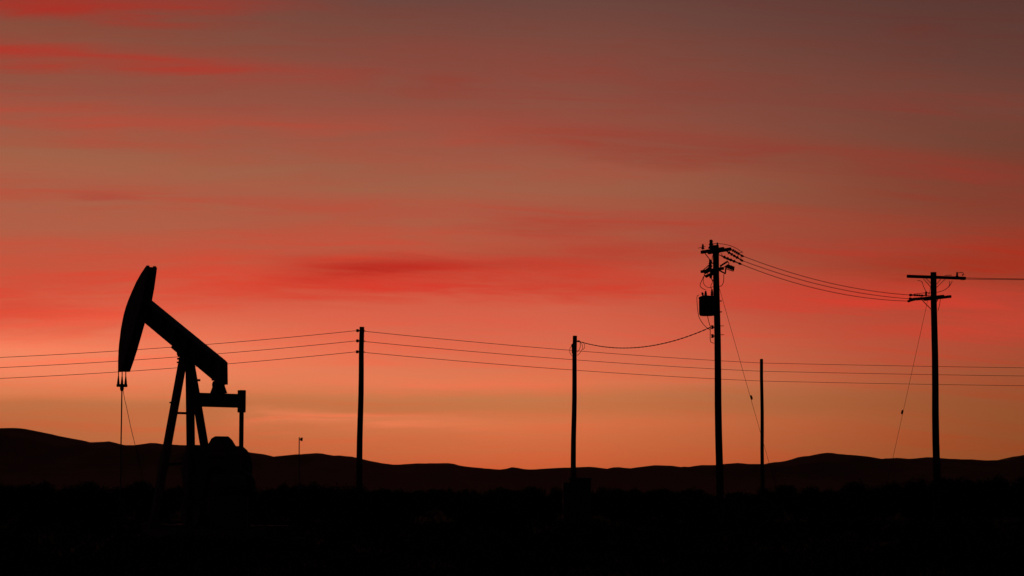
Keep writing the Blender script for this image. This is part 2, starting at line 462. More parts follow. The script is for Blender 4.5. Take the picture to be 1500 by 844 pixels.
    b.bar(P(S0 + nrm * depth / 2, 0), P(S1 + nrm * depth / 2, 0), 0.04, depth - 0.09, P(nrm, 0))
    beam = b.build('walking_beam', st, root)
    L = (S1 - S0).length
    for f in (0.12, 0.3, 0.47, 0.62, 0.78, 0.92):
        p = S0 + d * L * f
        b = MB()
        for s in (-1, 1):
            b.bar(P(p + nrm * 0.046, s * 0.083), P(p + nrm * (depth - 0.046), s * 0.083), 0.02, 0.12, (0, 1, 0))
        b.build('stiffener', st, beam)
    # bearing saddle under the beam
    pc = T1 + d * ((Vector(pj(266, 519, 0)) - T1).dot(d))
    cz = pc + nrm * (depth + 0.03)
    b = MB(); b.bar(P(cz - d * 0.42, 0), P(cz + d * 0.42, 0), 0.36, 0.06, P(nrm, 0)); b.build('saddle_plate', st, beam)
    b = MB(); b.bar(P(pc + nrm * (depth + 0.06), 0), (0.03, 0, topz + 0.2), 0.3, 0.22, (1, 0, 0)); b.build('bearing_bracket', st, root)
    # tail block
    w = 0.15
    poly = [pj(325.7, 523.6, -w), pj(333.8, 531, -w), pj(334.2, 563.5, -w), pj(319.0, 563.5, w), pj(310.6, 553.8, w), pj(316.5, 541, w)]
    MB().prism(poly, -w, w).build('tail_block', st, root, 0.012)
    # horse head
    th = 0.18
    arc = [(213.6, 390.9), (206.5, 401.5), (200, 413), (194, 426.3), (189, 438), (185, 448.8), (181.8, 460), (179.4, 471.3), (177.4, 482), (176, 493.8), (174.7, 504), (173.9, 514), (173.3, 529), (173.2, 544.5)]
    back = [(190.4, 544.8), (195.6, 530), (200.8, 514), (206.6, 494), (212.5, 473), (218, 456), (222.8, 440.2), (226.2, 421.8), (228.4, 406), (230.2, 392.2)]
    pa = [pj(x, y, th) for x, y in arc]; pb = [pj(x, y, -th) for x, y in back]
    head = MB().prism(pa + pb, -th + 0.03, th - 0.03).build('horse_head', st, root)
    for s in (-1, 1):
        y0, y1 = sorted((s * (th - 0.03), s * th)); MB().prism(pa + pb, y0, y1).build('side_plate', st, head)
    b = MB()
    for p, q in zip(pa, pa[1:]):
        a2, c2 = Vector((p[0] + 0.008, 0, p[1])), Vector((q[0] + 0.008, 0, q[1]))
        b.bar(a2, c2, 2 * th + 0.004, 0.016, Vector((1, 0, 0.2)))
    b.build('wireline_track', st, head)
    for px, py in ((216.5, 390.6), (226.5, 391.6)):
        u, z = pj(px, py, 0); MB().box((u, 0, z + 0.01), (0.05, 0.10, 0.05)).build('lifting_lug', st, head)
    # bridle, carrier bar, polished rod
    bu = pj(178.9, 550, 0)[0]
    zt, zc = pjz(543, bu), pjz(565.5, bu)
    for w in (0.14, 0.0, -0.14):
        MB().tube([(bu, w * 0.97, zt + 0.15), (bu, w, zc + 0.05)], 0.017, 8).build('bridle_cable', M['wire'], root)
        MB().lathe([(0.02, 0.26), (0.026, 0.2), (0.044, 0.04), (0.044, -0.02)], (bu, w, zc + 0.05), (0, 0, 1), 10).build('rope_socket', ru, root)
    MB().bar((bu, -0.19, zc), (bu, 0.19, zc), 0.11, 0.10).build('carrier_bar', ru, root, 0.02)
    MB().lathe([(0.06, 0.0), (0.07, -0.05), (0.05, -0.12), (0.03, -0.14)], (bu, 0, zc - 0.05), (0, 0, 1), 10).build('rod_clamp', ru, root)
    MB().tube([(bu, 0, zc + 0.1), (bu, 0, 1.2)], 0.022, 8).build('polished_rod', M['galv'], root)
    ctrl = []
    for px, py in ((180.3, 571), (182.4, 584), (185, 595), (188.4, 611), (191.8, 627), (197.4, 650), (205, 682), (214, 722), (224, 765)):
        u, z = pj(px, py, -0.02); ctrl.append((u, -0.02, z))
    MB().tube(curve_pts(ctrl, 5), 0.009, 6).build('slack_cable', M['cable'], root)
    # equalizer, pitmans
    eu = pj(317.2, 587, 0)[0]
    z0, z1 = pjz(597, eu), pjz(577, eu)
    half = 0.935
    MB().box((eu, 0, (z0 + z1) / 2), (0.26, 2 * half - 0.16, z1 - z0)).build('equalizer_bar', st, root, 0.015)
    zb = pjz(556, eu)
    bu2 = eu; eu = eu - 0.12
    tb = MB(); tb.lathe([(0.08, -0.17), (0.125, -0.16), (0.125, 0.16), (0.08, 0.17)], (eu + 0.02, 0, (z1 + zb) / 2 + 0.04), (0, 1, 0), 14)
    tb.add([(eu - 0.16, -0.22, z1), (eu + 0.16, -0.22, z1), (eu + 0.16, 0.22, z1), (eu - 0.16, 0.22, z1), (eu - 0.09, -0.16, z1 + 0.24), (eu + 0.09, -0.16, z1 + 0.24), (eu + 0.09, 0.16, z1 + 0.24), (eu - 0.09, 0.16, z1 + 0.24)],
           [(0, 1, 2, 3), (4, 5, 6, 7), (0, 1, 5, 4), (1, 2, 6, 5), (2, 3, 7, 6), (3, 0, 4, 7)])
    tb.box((eu + 0.04, 0, zb + 0.02), (0.30, 0.30, 0.14))
    tb.build('tail_bearing', ru, root); eu = bu2
    sz = pjz(653.5, eu) - 0.74; su = eu; pin = sz - 1.05
    for s in (1, -1):
        MB().box((eu, s * half, (pjz(571, eu) + pjz(604, eu)) / 2), (0.22, 0.19, pjz(571, eu) - pjz(604, eu))).build('pitman_bracket', st, root, 0.015)
        pit = MB().tube([(eu, s * half, pjz(603, eu)), (eu, s * half, pin + 0.12)], [0.075, 0.075], 10).build('pitman_arm', st, root)
        MB().lathe([(0.16, -0.09), (0.17, -0.07), (0.17, 0.07), (0.16, 0.09)], (su, s * half, pin), (0, 1, 0), 14).build('pin_bearing', ru, pit)
        # crank with its weights
        prof = [(su - 0.06 + 0.74 * math.cos(a), sz + 0.74 * math.sin(a)) for a in [R(x) for x in range(0, 181, 18)]]
        prof += [(su - 0.74, sz - 0.3), (su - 0.24, sz - 1.75), (su + 0.24, sz - 1.75), (su + 0.60, sz - 0.3)]
        crank = MB().prism(prof, s * 0.765 - 0.08, s * 0.765 + 0.08).build('crank', st, root)
        for k in (-1, 1):
            wp = [(su + k * (0.22 + 0.34 * math.sin(R(a))), sz - 1.25 - 0.5 * math.cos(R(a))) for a in range(0, 181, 20)]
            MB().prism(wp, s * 0.79 - 0.13, s * 0.79 + 0.13).build('counterweight', st, crank)
        MB().lathe([(0.13, -0.12), (0.13, 0.12)], (su, s * 0.79, sz), (0, 1, 0), 14).build('crank_hub', ru, crank)
    # gear reducer
    pk = [(0.72, 0.75), (0.72, 2.35), (0.62, 2.72)]
    zt = pjz(640, eu)
    uc = su - 0.30
    gp = [(uc + 0.72, 0.78), (uc + 0.72, zt - 0.62), (uc + 0.48, zt - 0.28), (uc + 0.25, zt - 0.06), (uc + 0.05, zt), (uc - 0.1, zt), (uc - 0.32, zt - 0.12), (uc - 0.52, zt - 0.3), (uc - 0.78, zt - 0.62), (uc - 0.78, 0.78)]
    red = MB().prism(gp, -0.22, 0.22).build('gear_reducer', st, root, 0.02)
    MB().box((uc, 0, 0.65), (1.9, 1.0, 0.28)).build('reducer_pedestal', st, red)
    MB().lathe([(0.12, -0.90), (0.12, 0.90)], (su, 0, sz), (0, 1, 0), 14).build('crankshaft', ru, red)
    MB().box((uc, 0, zt - 0.62), (1.62, 0.56, 0.07)).build('housing_flange', st, red)
    # motor, belt guard, brake lever
    MB().box((-3.05, 0.32, 0.95), (0.66, 0.9, 0.9)).build('motor_stand', st, root, 0.02)
    mt = MB().lathe([(0.12, -0.5), (0.3, -0.46), (0.33, -0.3), (0.33, 0.3), (0.3, 0.46), (0.12, 0.5)], (-3.0, 0.32, 1.75), (0, 1, 0), 16).build('motor', st, root)
    MB().box((-3.0, 0.32, 1.42), (0.5, 0.7, 0.06)).build('motor_base', st, mt)
    gpoly = [(-3.0 - 0.36 * math.cos(R(a)), 1.75 + 0.36 * math.sin(R(a))) for a in range(-80, 91, 20)] + [(su - 0.5 + 0.5 * math.sin(R(a)), 1.9 + 0.52 * math.cos(R(a))) for a in range(0, 181, 20)]
    MB().prism(gpoly, -0.40, -0.28).build('belt_guard', st, root)
    MB().tube([(-2.6, 0.9, 0.5), (-2.75, 0.95, 1.5)], 0.02, 6).build('brake_lever', ru, root)
    # well head under the rod: a thing of its own
    p = PJ_O + DU * bu
    wh = empty('wellhead', (p.x, p.y, 0), 'squat steel wellhead under the hanging pump rod', 'wellhead')
    MB().lathe([(0.22, -0.1), (0.22, 0.3), (0.3, 0.31), (0.3, 0.38), (0.18, 0.39), (0.18, 0.6)], (0, 0, 0), (0, 0, 1), 16).build('casing_head', ru, wh)
    MB().lathe([(0.26, 0.6), (0.26, 0.68), (0.11, 0.69), (0.11, 0.95)], (0, 0, 0), (0, 0, 1), 16).build('flange', ru, wh)
    MB().tube([(-0.45, 0, 0.82), (0.45, 0, 0.82)], 0.06, 10).build('flow_tee', ru, wh)
    MB().lathe([(0.12, 0.95), (0.14, 1.0), (0.09, 1.02), (0.08, 1.2), (0.11, 1.21), (0.11, 1.27)], (0, 0, 0), (0, 0, 1), 14).build('stuffing_box', ru, wh)
    MB().lathe([(0.12, -0.012), (0.14, 0), (0.12, 0.012)], (0.47, 0, 0.82), (1, 0, 0), 14).build('valve_wheel', ru, wh)
pump_jack()

# ------------------------------------------------------------------ utility poles
def pole(name, top, base_px, Y, r0, r1, label, cat='utility pole', group=None, rows=None):
    """tapered pole from the ground to the photographed top; returns root, axis function"""
    T = at(top[0], top[1], Y); B = ground_at(base_px, Y)
    root = empty(name, (B.x, B.y, 0), label, cat, group)
    d = T - Vector((B.x, B.y, 0))
    n = 9
    pts = [Vector((0.012 * math.sin(i * 1.3), 0.012 * math.cos(i * 1.9), 0)) * (0 < i < n) + d * (i / n) for i in range(n + 1)]
    pts[0] = pts[0] - d.normalized() * 0.4
    rs = [r1 + (r0 - r1) * i / n for i in range(n + 1)]
    b = MB(); b.tube(pts, rs, 16)
    sh = b.build('shaft', M['wood'], root)
    def axis(row):
        z = EYE.z + 0.0
        # height on the pole whose picture row is the given one
        r = ray(top[0], row); z = (EYE + r * (Y / r.y)).z
        return d * (z / d.z)
    root['r'] = 0
    del root['r']
    return root, axis, Vector((B.x, B.y, 0)), d
def spool(parent, c, axis=(0, 0, 1), r=0.05, h=0.11):
    return MB().lathe([(r * 0.6, -h / 2), (r, -h * 0.42), (r, -h * 0.2), (r * 0.55, -h * 0.06), (r * 0.55, h * 0.06), (r, h * 0.2), (r, h * 0.42), (r * 0.6, h / 2)], c, axis, 12).build('insulator', M['porcelain'], parent)
def pin_insulator(parent, c, h=0.26, r=0.075):
    i = MB().lathe([(r, 0), (r * 1.05, h * 0.1), (r * 0.55, h * 0.35), (r * 0.85, h * 0.42), (r * 0.5, h * 0.65), (r * 0.62, h * 0.72), (r * 0.6, h * 0.9), (r * 0.3, h)], c, (0, 0, 1), 12).build('insulator', M['porcelain'], parent)
    MB().tube([Vector(c) + Vector((0, 0, -0.12)), Vector(c) + Vector((0, 0, 0.02))], 0.015, 6).build('pin', M['galv'], i)
    return i
def string_insulator(parent, a, b, n=4, r=0.07):
    a, b = Vector(a), Vector(b); L = (b - a).length; ax = (b - a).normalized()
    prof = [(0.02, 0)]
    for k in range(n):
        h = L * (0.12 + 0.76 * k / n); s = L * 0.76 / n
        prof += [(0.03, h), (r, h + s * 0.25), (r * 0.9, h + s * 0.5), (0.03, h + s * 0.6)]
    prof += [(0.02, L)]
    return MB().lathe(prof, a, ax, 10).build('string_insulator', M['porcelain'], parent)

YA, YB, YC, YD, Y2 = 97.0, 105.0, 88.0, 93.0, 122.0
POLES = 'utility poles on the flat'
# --- pole A: three side insulators
pA, axA, BA, dA = pole('utility_pole', (530.2, 479), 525.0, YA, 0.105, 0.145, 'bare wooden utility pole with three wires on side insulators, near the pump jack', group=POLES)
attA = []
for row in (484.5, 499.5, 515.5):
    c = axA(row) + Vector((-0.19, -0.02, 0))
    MB().bar(axA(row) + Vector((-0.08, 0, 0)), c + Vector((0.02, 0, 0)), 0.05, 0.06).build('bracket', M['galv'], pA)
    spool(pA, c, r=0.06, h=0.13); attA.append(BA + c + Vector((-0.0, -0.055, 0)))
for row in (484.5, 499.5, 515.5):
    MB().tube([axA(row) + Vector((0.08, 0, 0)), axA(row) + Vector((0.15, 0, 0))], 0.018, 6).build('bolt', M['galv'], pA)
# --- pole on the same line farther back
p2, ax2, B2, d2 = pole('utility_pole', (1115.5, 526), 1117.5, Y2, 0.088, 0.105, 'slim bare wooden pole between the transformer pole and the crossarm pole', group=POLES)
att2 = []
for row in (531.5, 543.6, 558.0):
    c = ax2(row) + Vector((-0.02, 0.15, 0))
    MB().bar(ax2(row), c, 0.05, 0.05).build('bracket', M['galv'], p2)
    spool(p2, c, r=0.05, h=0.12); att2.append(B2 + c + Vector((0, 0.05, 0)))
# three line wires
NAMES = ('topmost', 'middle', 'lowest')
for i in range(3):
    L0 = Vector((attA[i].x - 54.0, attA[i].y + 3.0, attA[i].z))
    R1 = Vector((att2[i].x + 58.0, att2[i].y + 4.0, att2[i].z + 0.0))
    pts = sag_line(L0, attA[i], 1.36, 50) + sag_line(attA[i], att2[i], 0.13, 40)[1:] + sag_line(att2[i], R1, 0.28, 50)[1:]
    tag(MB().tube(pts, 0.0125, 6).build('overhead_wire', M['wire']), NAMES[i] + ' of the three long wires running behind the pump jack from pole to pole', 'wire', 'three long line wires')

# --- pole B: service drop end
pB, axB, BB, dB = pole('utility_pole', (842.2, 492), 839.0, YB, 0.10, 0.135, 'short wooden pole with looped cable ends, standing by the low cabinet', group=POLES)
att_s1 = axB(501) + Vector((0.26, -0.1, 0))
MB().lathe([(0.02, 0), (0.045, 0.02), (0.045, 0.12), (0.02, 0.14)], axB(500) + Vector((0.1, -0.02, 0)), (1, -0.3, -0.05), 10).build('clevis', M['galv'], pB)
loops = [[(0.24, 501), (0.34, 505), (0.36, 511), (0.22, 518), (0.10, 521)], [(0.24, 501), (0.26, 507), (0.20, 513), (0.10, 516)], [(-0.10, 507), (-0.22, 510), (-0.24, 516), (-0.14, 521), (-0.08, 522)], [(0.24, 501), (0.42, 503), (0.46, 509), (0.38, 513)]]
for l in loops:
    MB().tube(curve_pts([axB(r) + Vector((x, -0.1, 0)) for x, r in l], 5), 0.013, 6).build('cable_loop', M['cable'], pB)
MB().lathe([(0.05, 0), (0.05, 0.3), (0.075, 0.34), (0.07, 0.42), (0.02, 0.46)], axB(513) + Vector((-0.1, -0.12, -0.16)), (0, 0, 1), 10).build('weather_head', M['galv'], pB)
MB().tube([axB(513) + Vector((-0.06, -0.13, -0.1)), Vector((-0.04, -0.17, 0.4))], 0.03, 8).build('conduit', M['galv'], pB)

# --- cabinet at its foot
c0 = ground_at(846.5, YB - 1.6)
cab = empty('switch_cabinet', (c0.x, c0.y, 0), 'low dark metal cabinet at the foot of the short pole', 'cabinet')
ch = at(846, 700.5, YB - 1.6).z
MB().box((0.1, 0, ch / 2), (1.02, 0.6, ch - 0.06)).build('housing', M['tank'], cab, 0.02)
MB().box((0.1, 0, ch - 0.02), (1.12, 0.7, 0.05)).build('roof_plate', M['tank'], cab)
MB().box((-0.55, 0, ch * 0.46), (0.28, 0.5, ch * 0.92 - 0.06)).build('side_box', M['tank'], cab, 0.02)
for s in (-1, 1):
    dr = MB().box((0.1 + s * 0.25, -0.315, ch / 2), (0.47, 0.03, ch - 0.25)).build('door', M['tank'], cab)
    MB().box((0.1 + s * 0.06, -0.345, ch / 2), (0.03, 0.03, 0.14)).build('handle', M['galv'], dr)

# --- pole C: transformer pole
pC, axC, BC, dC = pole('utility_pole', (1048.6, 359.5), 1055.2, YC, 0.120, 0.150, 'tall wooden pole with transformer can, crossarms and fuse cutouts', group=POLES)
ARM = Vector((0.48, -0.877, 0)); LINE = Vector((0.877, 0.48, 0)); UP = Vector((0, 0, 1))
def arm_on(parent, c, dirv, half, side, w=0.10, h=0.125):
    c = c + side
    return MB().bar(c - dirv * half, c + dirv * half, w, h).build('crossarm', M['arm'], parent, 0.008), c
cen = axC(367.3)
a1, c1 = arm_on(pC, cen, ARM, 0.78, -LINE * 0.17)
a1b, c1b = arm_on(pC, cen, ARM, 0.78, LINE * 0.17)
for s in (-1, 1):
    MB().bar(c1 + ARM * s * 0.55 - UP * 0.05, cen - UP * 0.55 - LINE * 0.13, 0.012, 0.04, LINE).build('arm_brace', M['galv'], pC)
    MB().tube([c1 + ARM * s * 0.62, c1b + ARM * s * 0.62], 0.012, 6).build('arm_bolt', M['galv'], pC)
# pole-top pin insulators
pin_insulator(pC, axC(360) + Vector((-0.19, -0.02, -0.12)), 0.36, 0.115)
MB().bar(axC(362) + Vector((-0.1, 0, -0.1)), axC(362) + Vector((-0.24, -0.02, -0.1)), 0.05, 0.08).build('bracket', M['galv'], pC)
pin_insulator(pC, c1 - ARM * 0.68 + UP * 0.12, 0.2, 0.065)
pin_insulator(pC, c1 + ARM * 0.02 + LINE * 0.06 + Vector((0.14, 0, 0.12)), 0.2, 0.06)
# strings towards pole D; the wires hang from their far ends
def world_dir(a, b): return (Vector(b) - Vector(a)).normalized()
starts = [c1b + ARM * 0.74 + UP * 0.02, c1b + ARM * 0.36, axC(373) + LINE * 0.13]
ends_px = [(1086.5, 374.5), (1086.5, 381.5), (1084, 386.5)]
wireC = []
for s0, (px, py) in zip(starts, ends_px):
    w0 = BC + s0
    tgt = at(px, py, w0.y + (0.46 * 0.42))
    loc = tgt - BC
    mid = s0.lerp(loc, 0.12); end = s0.lerp(loc, 0.92)
    string_insulator(pC, mid, end, 4, 0.065)
    MB().tube([s0, mid], 0.016, 6).build('clevis', M['galv'], pC)
    MB().lathe([(0.02, 0), (0.045, 0.02), (0.045, 0.1), (0.02, 0.14)], end, (loc - end).normalized(), 8).build('dead_end_clamp', M['galv'], pC)
    wireC.append(tgt)
def loop(parent, pts, r=0.010, name='jumper_wire'):
    return MB().tube(curve_pts(pts, 6), r * 1.3, 6).build(name, M['cable'], parent)
def cpt(px, py, dy=0.0): return at(px, py, YC + dy) - BC
# lower equipment arm with fuse cutouts
cen2 = axC(396)
a2_, c2 = arm_on(pC, cen2, ARM, 0.78, -LINE * 0.19, 0.09, 0.11)
MB().bar(c2 + ARM * 0.4 - UP * 0.05, cen2 - UP * 0.45 - LINE * 0.14, 0.012, 0.04, LINE).build('arm_brace', M['galv'], pC)
MB().bar(c2 - ARM * 0.4 - UP * 0.05, cen2 - UP * 0.45 - LINE * 0.14, 0.012, 0.04, LINE).build('arm_brace', M['galv'], pC)
def cutout(a, b, r=0.06):
    a, b = Vector(a), Vector(b); ax = (b - a).normalized(); L = (b - a).length
    body = MB().lathe([(0.03, 0), (r, L * 0.06), (r * 0.7, L * 0.16), (r, L * 0.26), (r * 0.7, L * 0.36), (r, L * 0.46), (r * 0.7, L * 0.56), (r, L * 0.66), (r * 0.7, L * 0.76), (r, L * 0.88), (0.03, L)], a, ax, 10).build('fuse_cutout', M['porcelain'], pC)
    s = ax.cross(Vector((0, 1, 0))).normalized() * 0.12
    MB().tube([a + s * 0.9, b + s], 0.018, 6).build('fuse_tube', M['galv'], body)
    MB().bar(a, a + s * 0.9, 0.03, 0.03).build('clip', M['galv'], body); MB().bar(b, b + s, 0.03, 0.03).build('clip', M['galv'], body)
    return body
cutout(cpt(1031.5, 400, 0.5), cpt(1042, 391, 0.4), 0.085)
cutout(cpt(1033, 405.5, 0.3), cpt(1044.5, 400.5, 0.3), 0.07)
cutout(cpt(1075.5, 393.8, -0.6), cpt(1064.5, 389.5, -0.6), 0.10)
cutout(cpt(1066, 383, -0.3), cpt(1055, 390, -0.3), 0.045)
pin_insulator(pC, cpt(1040.4, 391, 0.4), 0.30, 0.085)
MB().bar(cpt(1062.5, 401, -0.6), cpt(1063.5, 389, -0.6), 0.05, 0.05).build('bracket', M['galv'], pC)
MB().bar(c2 + ARM * 0.35, cpt(1062.5, 401, -0.6), 0.05, 0.05).build('bracket', M['galv'], pC)
MB().bar(cpt(1041, 398, 0.35), cpt(1046, 396, 0.1), 0.06, 0.10).build('bracket', M['galv'], pC)
MB().lathe([(0.04, 0), (0.055, 0.05), (0.055, 0.28), (0.03, 0.32)], cpt(1041, 408, 0.3), (0.1, 0, 1), 10).build('surge_arrester', M['porcelain'], pC)
# transformer
tc_ = cpt(1035.2, 463, 0.0); tc_ = Vector((tc_.x, -0.12, tc_.z)); th_ = cpt(1035, 434.5).z - tc_.z
tk = MB().lathe([(0.27, 0.0), (0.305, 0.05), (0.315, 0.09), (0.315, th_ - 0.10), (0.33, th_ - 0.09), (0.33, th_ - 0.05), (0.29, th_ - 0.02), (0.20, th_ + 0.015)], tc_, (0, 0, 1), 24).build('transformer_tank', M['tank'], pC)
for k in range(5):
    a = R(200 + k * 35); MB().bar(tc_ + Vector((math.cos(a) * 0.31, math.sin(a) * 0.31, 0.15)), tc_ + Vector((math.cos(a) * 0.31, math.sin(a) * 0.31, th_ - 0.16)), 0.02, 0.06, Vector((math.cos(a), math.sin(a), 0))).build('cooling_fin', M['tank'], tk)
for px, py in ((1033.8, 426.5), (1043, 424)):
    p = cpt(px, 435.5, -0.1); h = cpt(px, py).z - p.z
    MB().lathe([(0.045, -0.05), (0.075, h * 0.1), (0.04, h * 0.25), (0.07, h * 0.38), (0.04, h * 0.5), (0.06, h * 0.64), (0.035, h * 0.75), (0.04, h * 0.9), (0.015, h)], p, (0, 0, 1), 12).build('bushing', M['porcelain'], tk)
p = cpt(1030.5, 436, -0.1); MB().lathe([(0.04, -0.03), (0.06, 0.05), (0.03, 0.1), (0.05, 0.16), (0.02, 0.22)], p, (-0.25, 0, 1), 10).build('bushing', M['porcelain'], tk)
for row in (441, 457):
    MB().bar(axC(row), Vector((tc_.x + 0.25, tc_.y, axC(row).z)), 0.14, 0.06).build('hanger_bracket', M['galv'], tk)
    MB().tube([axC(row) + Vector((0.1, 0, 0)), axC(row) + Vector((0.2, 0, 0))], 0.025, 6).build('through_bolt', M['galv'], tk)
# jumpers and leads
loop(pC, [cpt(1042.5, 357, -0.1), cpt(1053, 357, -0.1), cpt(1066, 359, -0.2), cpt(1077, 363, -0.2), cpt(1084, 367.5, -0.2), cpt(1088, 369.5, -0.3)], 0.009)
loop(pC, [cpt(1088, 369.5, -0.3), cpt(1083.5, 371, -0.3), cpt(1081, 375, -0.2), cpt(1084, 380, -0.2), cpt(1086.5, 374.5, 0.1)], 0.009)
loop(pC, [cpt(1022.8, 363.8, 0.8), cpt(1028, 362.2, 0.8), cpt(1033.5, 361.6, 0.8)], 0.009)
loop(pC, [cpt(1032, 403, 0.3), cpt(1028, 411, 0.2), cpt(1025.5, 418.5, 0.1), cpt(1029, 422.5, 0), cpt(1033.8, 425, -0.1)], 0.010)
loop(pC, [cpt(1031.5, 404, 0.3), cpt(1030, 412, 0.2), cpt(1032.5, 418, 0.1), cpt(1038, 421.5, 0), cpt(1045, 420.2, -0.2), cpt(1049, 420.5, -0.2)], 0.009)
loop(pC, [cpt(1041.2, 405, 0.3), cpt(1043.5, 413, 0.1), cpt(1041, 420, 0), cpt(1043, 424, -0.1)], 0.009)
loop(pC, [cpt(1060.3, 402, -0.5), cpt(1060, 412, -0.4), cpt(1057.5, 418, -0.3), cpt(1053.5, 420.2, -0.2)], 0.010)
loop(pC, [cpt(1044.5, 372, 0.3), cpt(1043, 380, 0.3), cpt(1042, 388, 0.4)], 0.009)
loop(pC, [cpt(1056, 371, -0.3), cpt(1060, 377, -0.3), cpt(1066, 380.5, -0.2), cpt(1075, 383.5, 0), cpt(1084, 386.5, 0.2)], 0.009)
loop(pC, [cpt(1024, 432, -0.3), cpt(1021, 435, -0.3), cpt(1021.5, 449, -0.3), cpt(1023.5, 463, -0.2), cpt(1028, 472, -0.1), cpt(1034, 479, -0.1), cpt(1040.5, 483.5, -0.1)], 0.010)
loop(pC, [cpt(1036.3, 463, 0), cpt(1038.5, 472, -0.1), cpt(1041, 480, -0.1)], 0.010)
loop(pC, [cpt(1040.6, 478, -0.1), cpt(1040.4, 488, -0.1), cpt(1040.8, 500, -0.1), cpt(1046, 503, -0.1)], 0.010)
# secondary rack
for row in (479.5, 492.5):
    MB().bar(axC(row), axC(row) + Vector((-0.2, -0.05, 0)), 0.04, 0.05).build('rack_bracket', M['galv'], pC)
    spool(pC, axC(row) + Vector((-0.2, -0.05, 0)), r=0.055, h=0.15)
    MB().tube([axC(row - 2), axC(row - 2) + Vector((0.27, 0, 0))], 0.014, 6).build('bolt', M['galv'], pC)
# service cable C -> B: bare messenger with two insulated legs twisted round it
sA = BC + axC(479.5) + Vector((-0.26, -0.05, 0)); sB = BB + att_s1
line = sag_line(sA, sB, 0.53, 120)
svc = empty('service_cable', line[60], 'thick twisted cable sagging from the transformer pole to the short pole', 'cable')
off = svc.location.copy()
MB().tube([p - off for p in line], 0.009, 6).build('messenger', M['wire'], svc)
for ph in (0, 1):
    pts = [p - off + Vector((0, math.cos(i * 0.9 + ph * math.pi), math.sin(i * 0.9 + ph * math.pi))) * 0.012 for i, p in enumerate(line)]
    MB().tube(pts, 0.013, 6).build('insulated_leg', M['cable'], svc)

# --- pole D: crossarm pole
pD, axD, BD, dD = pole('utility_pole', (1367.4, 399), 1373.2, YD, 0.125, 0.160, 'wooden pole with long top crossarm and shorter turned arm below', group=POLES)
def dpt(px, py, dy=0.0): return at(px, py, YD + dy) - BD
TA = (dpt(1411, 408.2, 0.35) - dpt(1326, 405.2, -0.35)); la = TA.length; TA.normalize()
cD = axD(406.4); nD = TA.cross(UP).normalized()
MB().bar(dpt(1326, 405.4, -0.35) + nD * 0.18, dpt(1411.5, 408.4, 0.35) + nD * 0.18, 0.10, 0.125).build('crossarm', M['arm'], pD, 0.008)
for s in (-1, 1):
    for q in (-0.14, 0.20):
        MB().bar(cD + TA * s * 0.46 * (1 if q > 0 else 0.86) + nD * q - UP * 0.06, axD(423) + nD * q * 0.9, 0.012, 0.04, nD).build('arm_brace', M['galv'], pD)
MB().tube([cD - nD * 0.2, cD + nD * 0.26], 0.016, 6).build('arm_bolt', M['galv'], pD)
# turned lower arm
cen3 = axD(436.4)
for s in (-1, 1):
    MB().bar(cen3 + LINE * s * 0.19 - ARM * 0.86, cen3 + LINE * s * 0.19 + ARM * 0.86, 0.09, 0.11).build('crossarm', M['arm'], pD, 0.008)
    MB().bar(cen3 - LINE * 0.2 + ARM * s * 0.55 - UP * 0.05, axD(455) - LINE * 0.1, 0.012, 0.04, LINE).build('arm_brace', M['galv'], pD)
startsD = [cen3 + ARM * 0.74 - LINE * 0.24, cen3 - ARM * 0.1 - LINE * 0.24, cen3 - ARM * 0.78 - LINE * 0.24]
endsD = [(1333.6, 432.3), (1333, 437.8), (1331, 441.2)]
wireD = []
for s0, (px, py) in zip(startsD, endsD):
    tgt = at(px, py, (BD + s0).y - 0.3); loc = tgt - BD
    cut = min(1.0, 0.62 / (loc - s0).length)
    mid = loc.lerp(s0, cut)
    string_insulator(pD, mid, loc.lerp(mid, 0.1), 4, 0.05)
    MB().tube([s0, mid], 0.013, 6).build('link_rod', M['galv'], pD)
    MB().lathe([(0.02, -0.06), (0.05, -0.03), (0.05, 0.06), (0.02, 0.09)], loc, (1, 0, 0.05), 8).build('dead_end_clamp', M['galv'], pD)
    wireD.append(tgt)
pin_insulator(pD, cen3 - LINE * 0.19 - ARM * 0.12 + UP * 0.08 + Vector((-0.1, 0, 0)), 0.2, 0.06)
pin_insulator(pD, dpt(1402, 405.4, 0.3), 0.2, 0.06)
loop(pD, [dpt(1402, 400.8, 0.3), dpt(1406.5, 399.2, 0.3), dpt(1411, 400.3, 0.35), dpt(1409.5, 404, 0.35), dpt(1412, 402, 0.35)], 0.011)
loop(pD, [dpt(1384.5, 403.8, 0.2), dpt(1389, 403.2, 0.2), dpt(1394, 403.4, 0.2)], 0.011)
loop(pD, [dpt(1395, 412, 0.2), dpt(1390, 420, 0.1), dpt(1382, 425.5, 0), dpt(1374, 428, 0), dpt(1366, 429, 0), dpt(1353, 429.3, 0), dpt(1338, 431, 0)], 0.010)
loop(pD, [dpt(1390.5, 412, 0.2), dpt(1391, 417, 0.15), dpt(1389.5, 420.5, 0.1)], 0.009)
loop(pD, [dpt(1344, 411, 0.2), dpt(1350, 412.5, 0.2), dpt(1353, 420, 0.1), dpt(1357, 427.5, 0), dpt(1362, 431, 0)], 0.009)
loop(pD, [dpt(1334, 432, 0), dpt(1333, 436, 0), dpt(1336, 438.5, 0), dpt(1345, 437, 0), dpt(1358, 431, 0)], 0.009)
loop(pD, [dpt(1377.5, 437, 0), dpt(1376.5, 446, 0), dpt(1374, 455, 0)], 0.009)
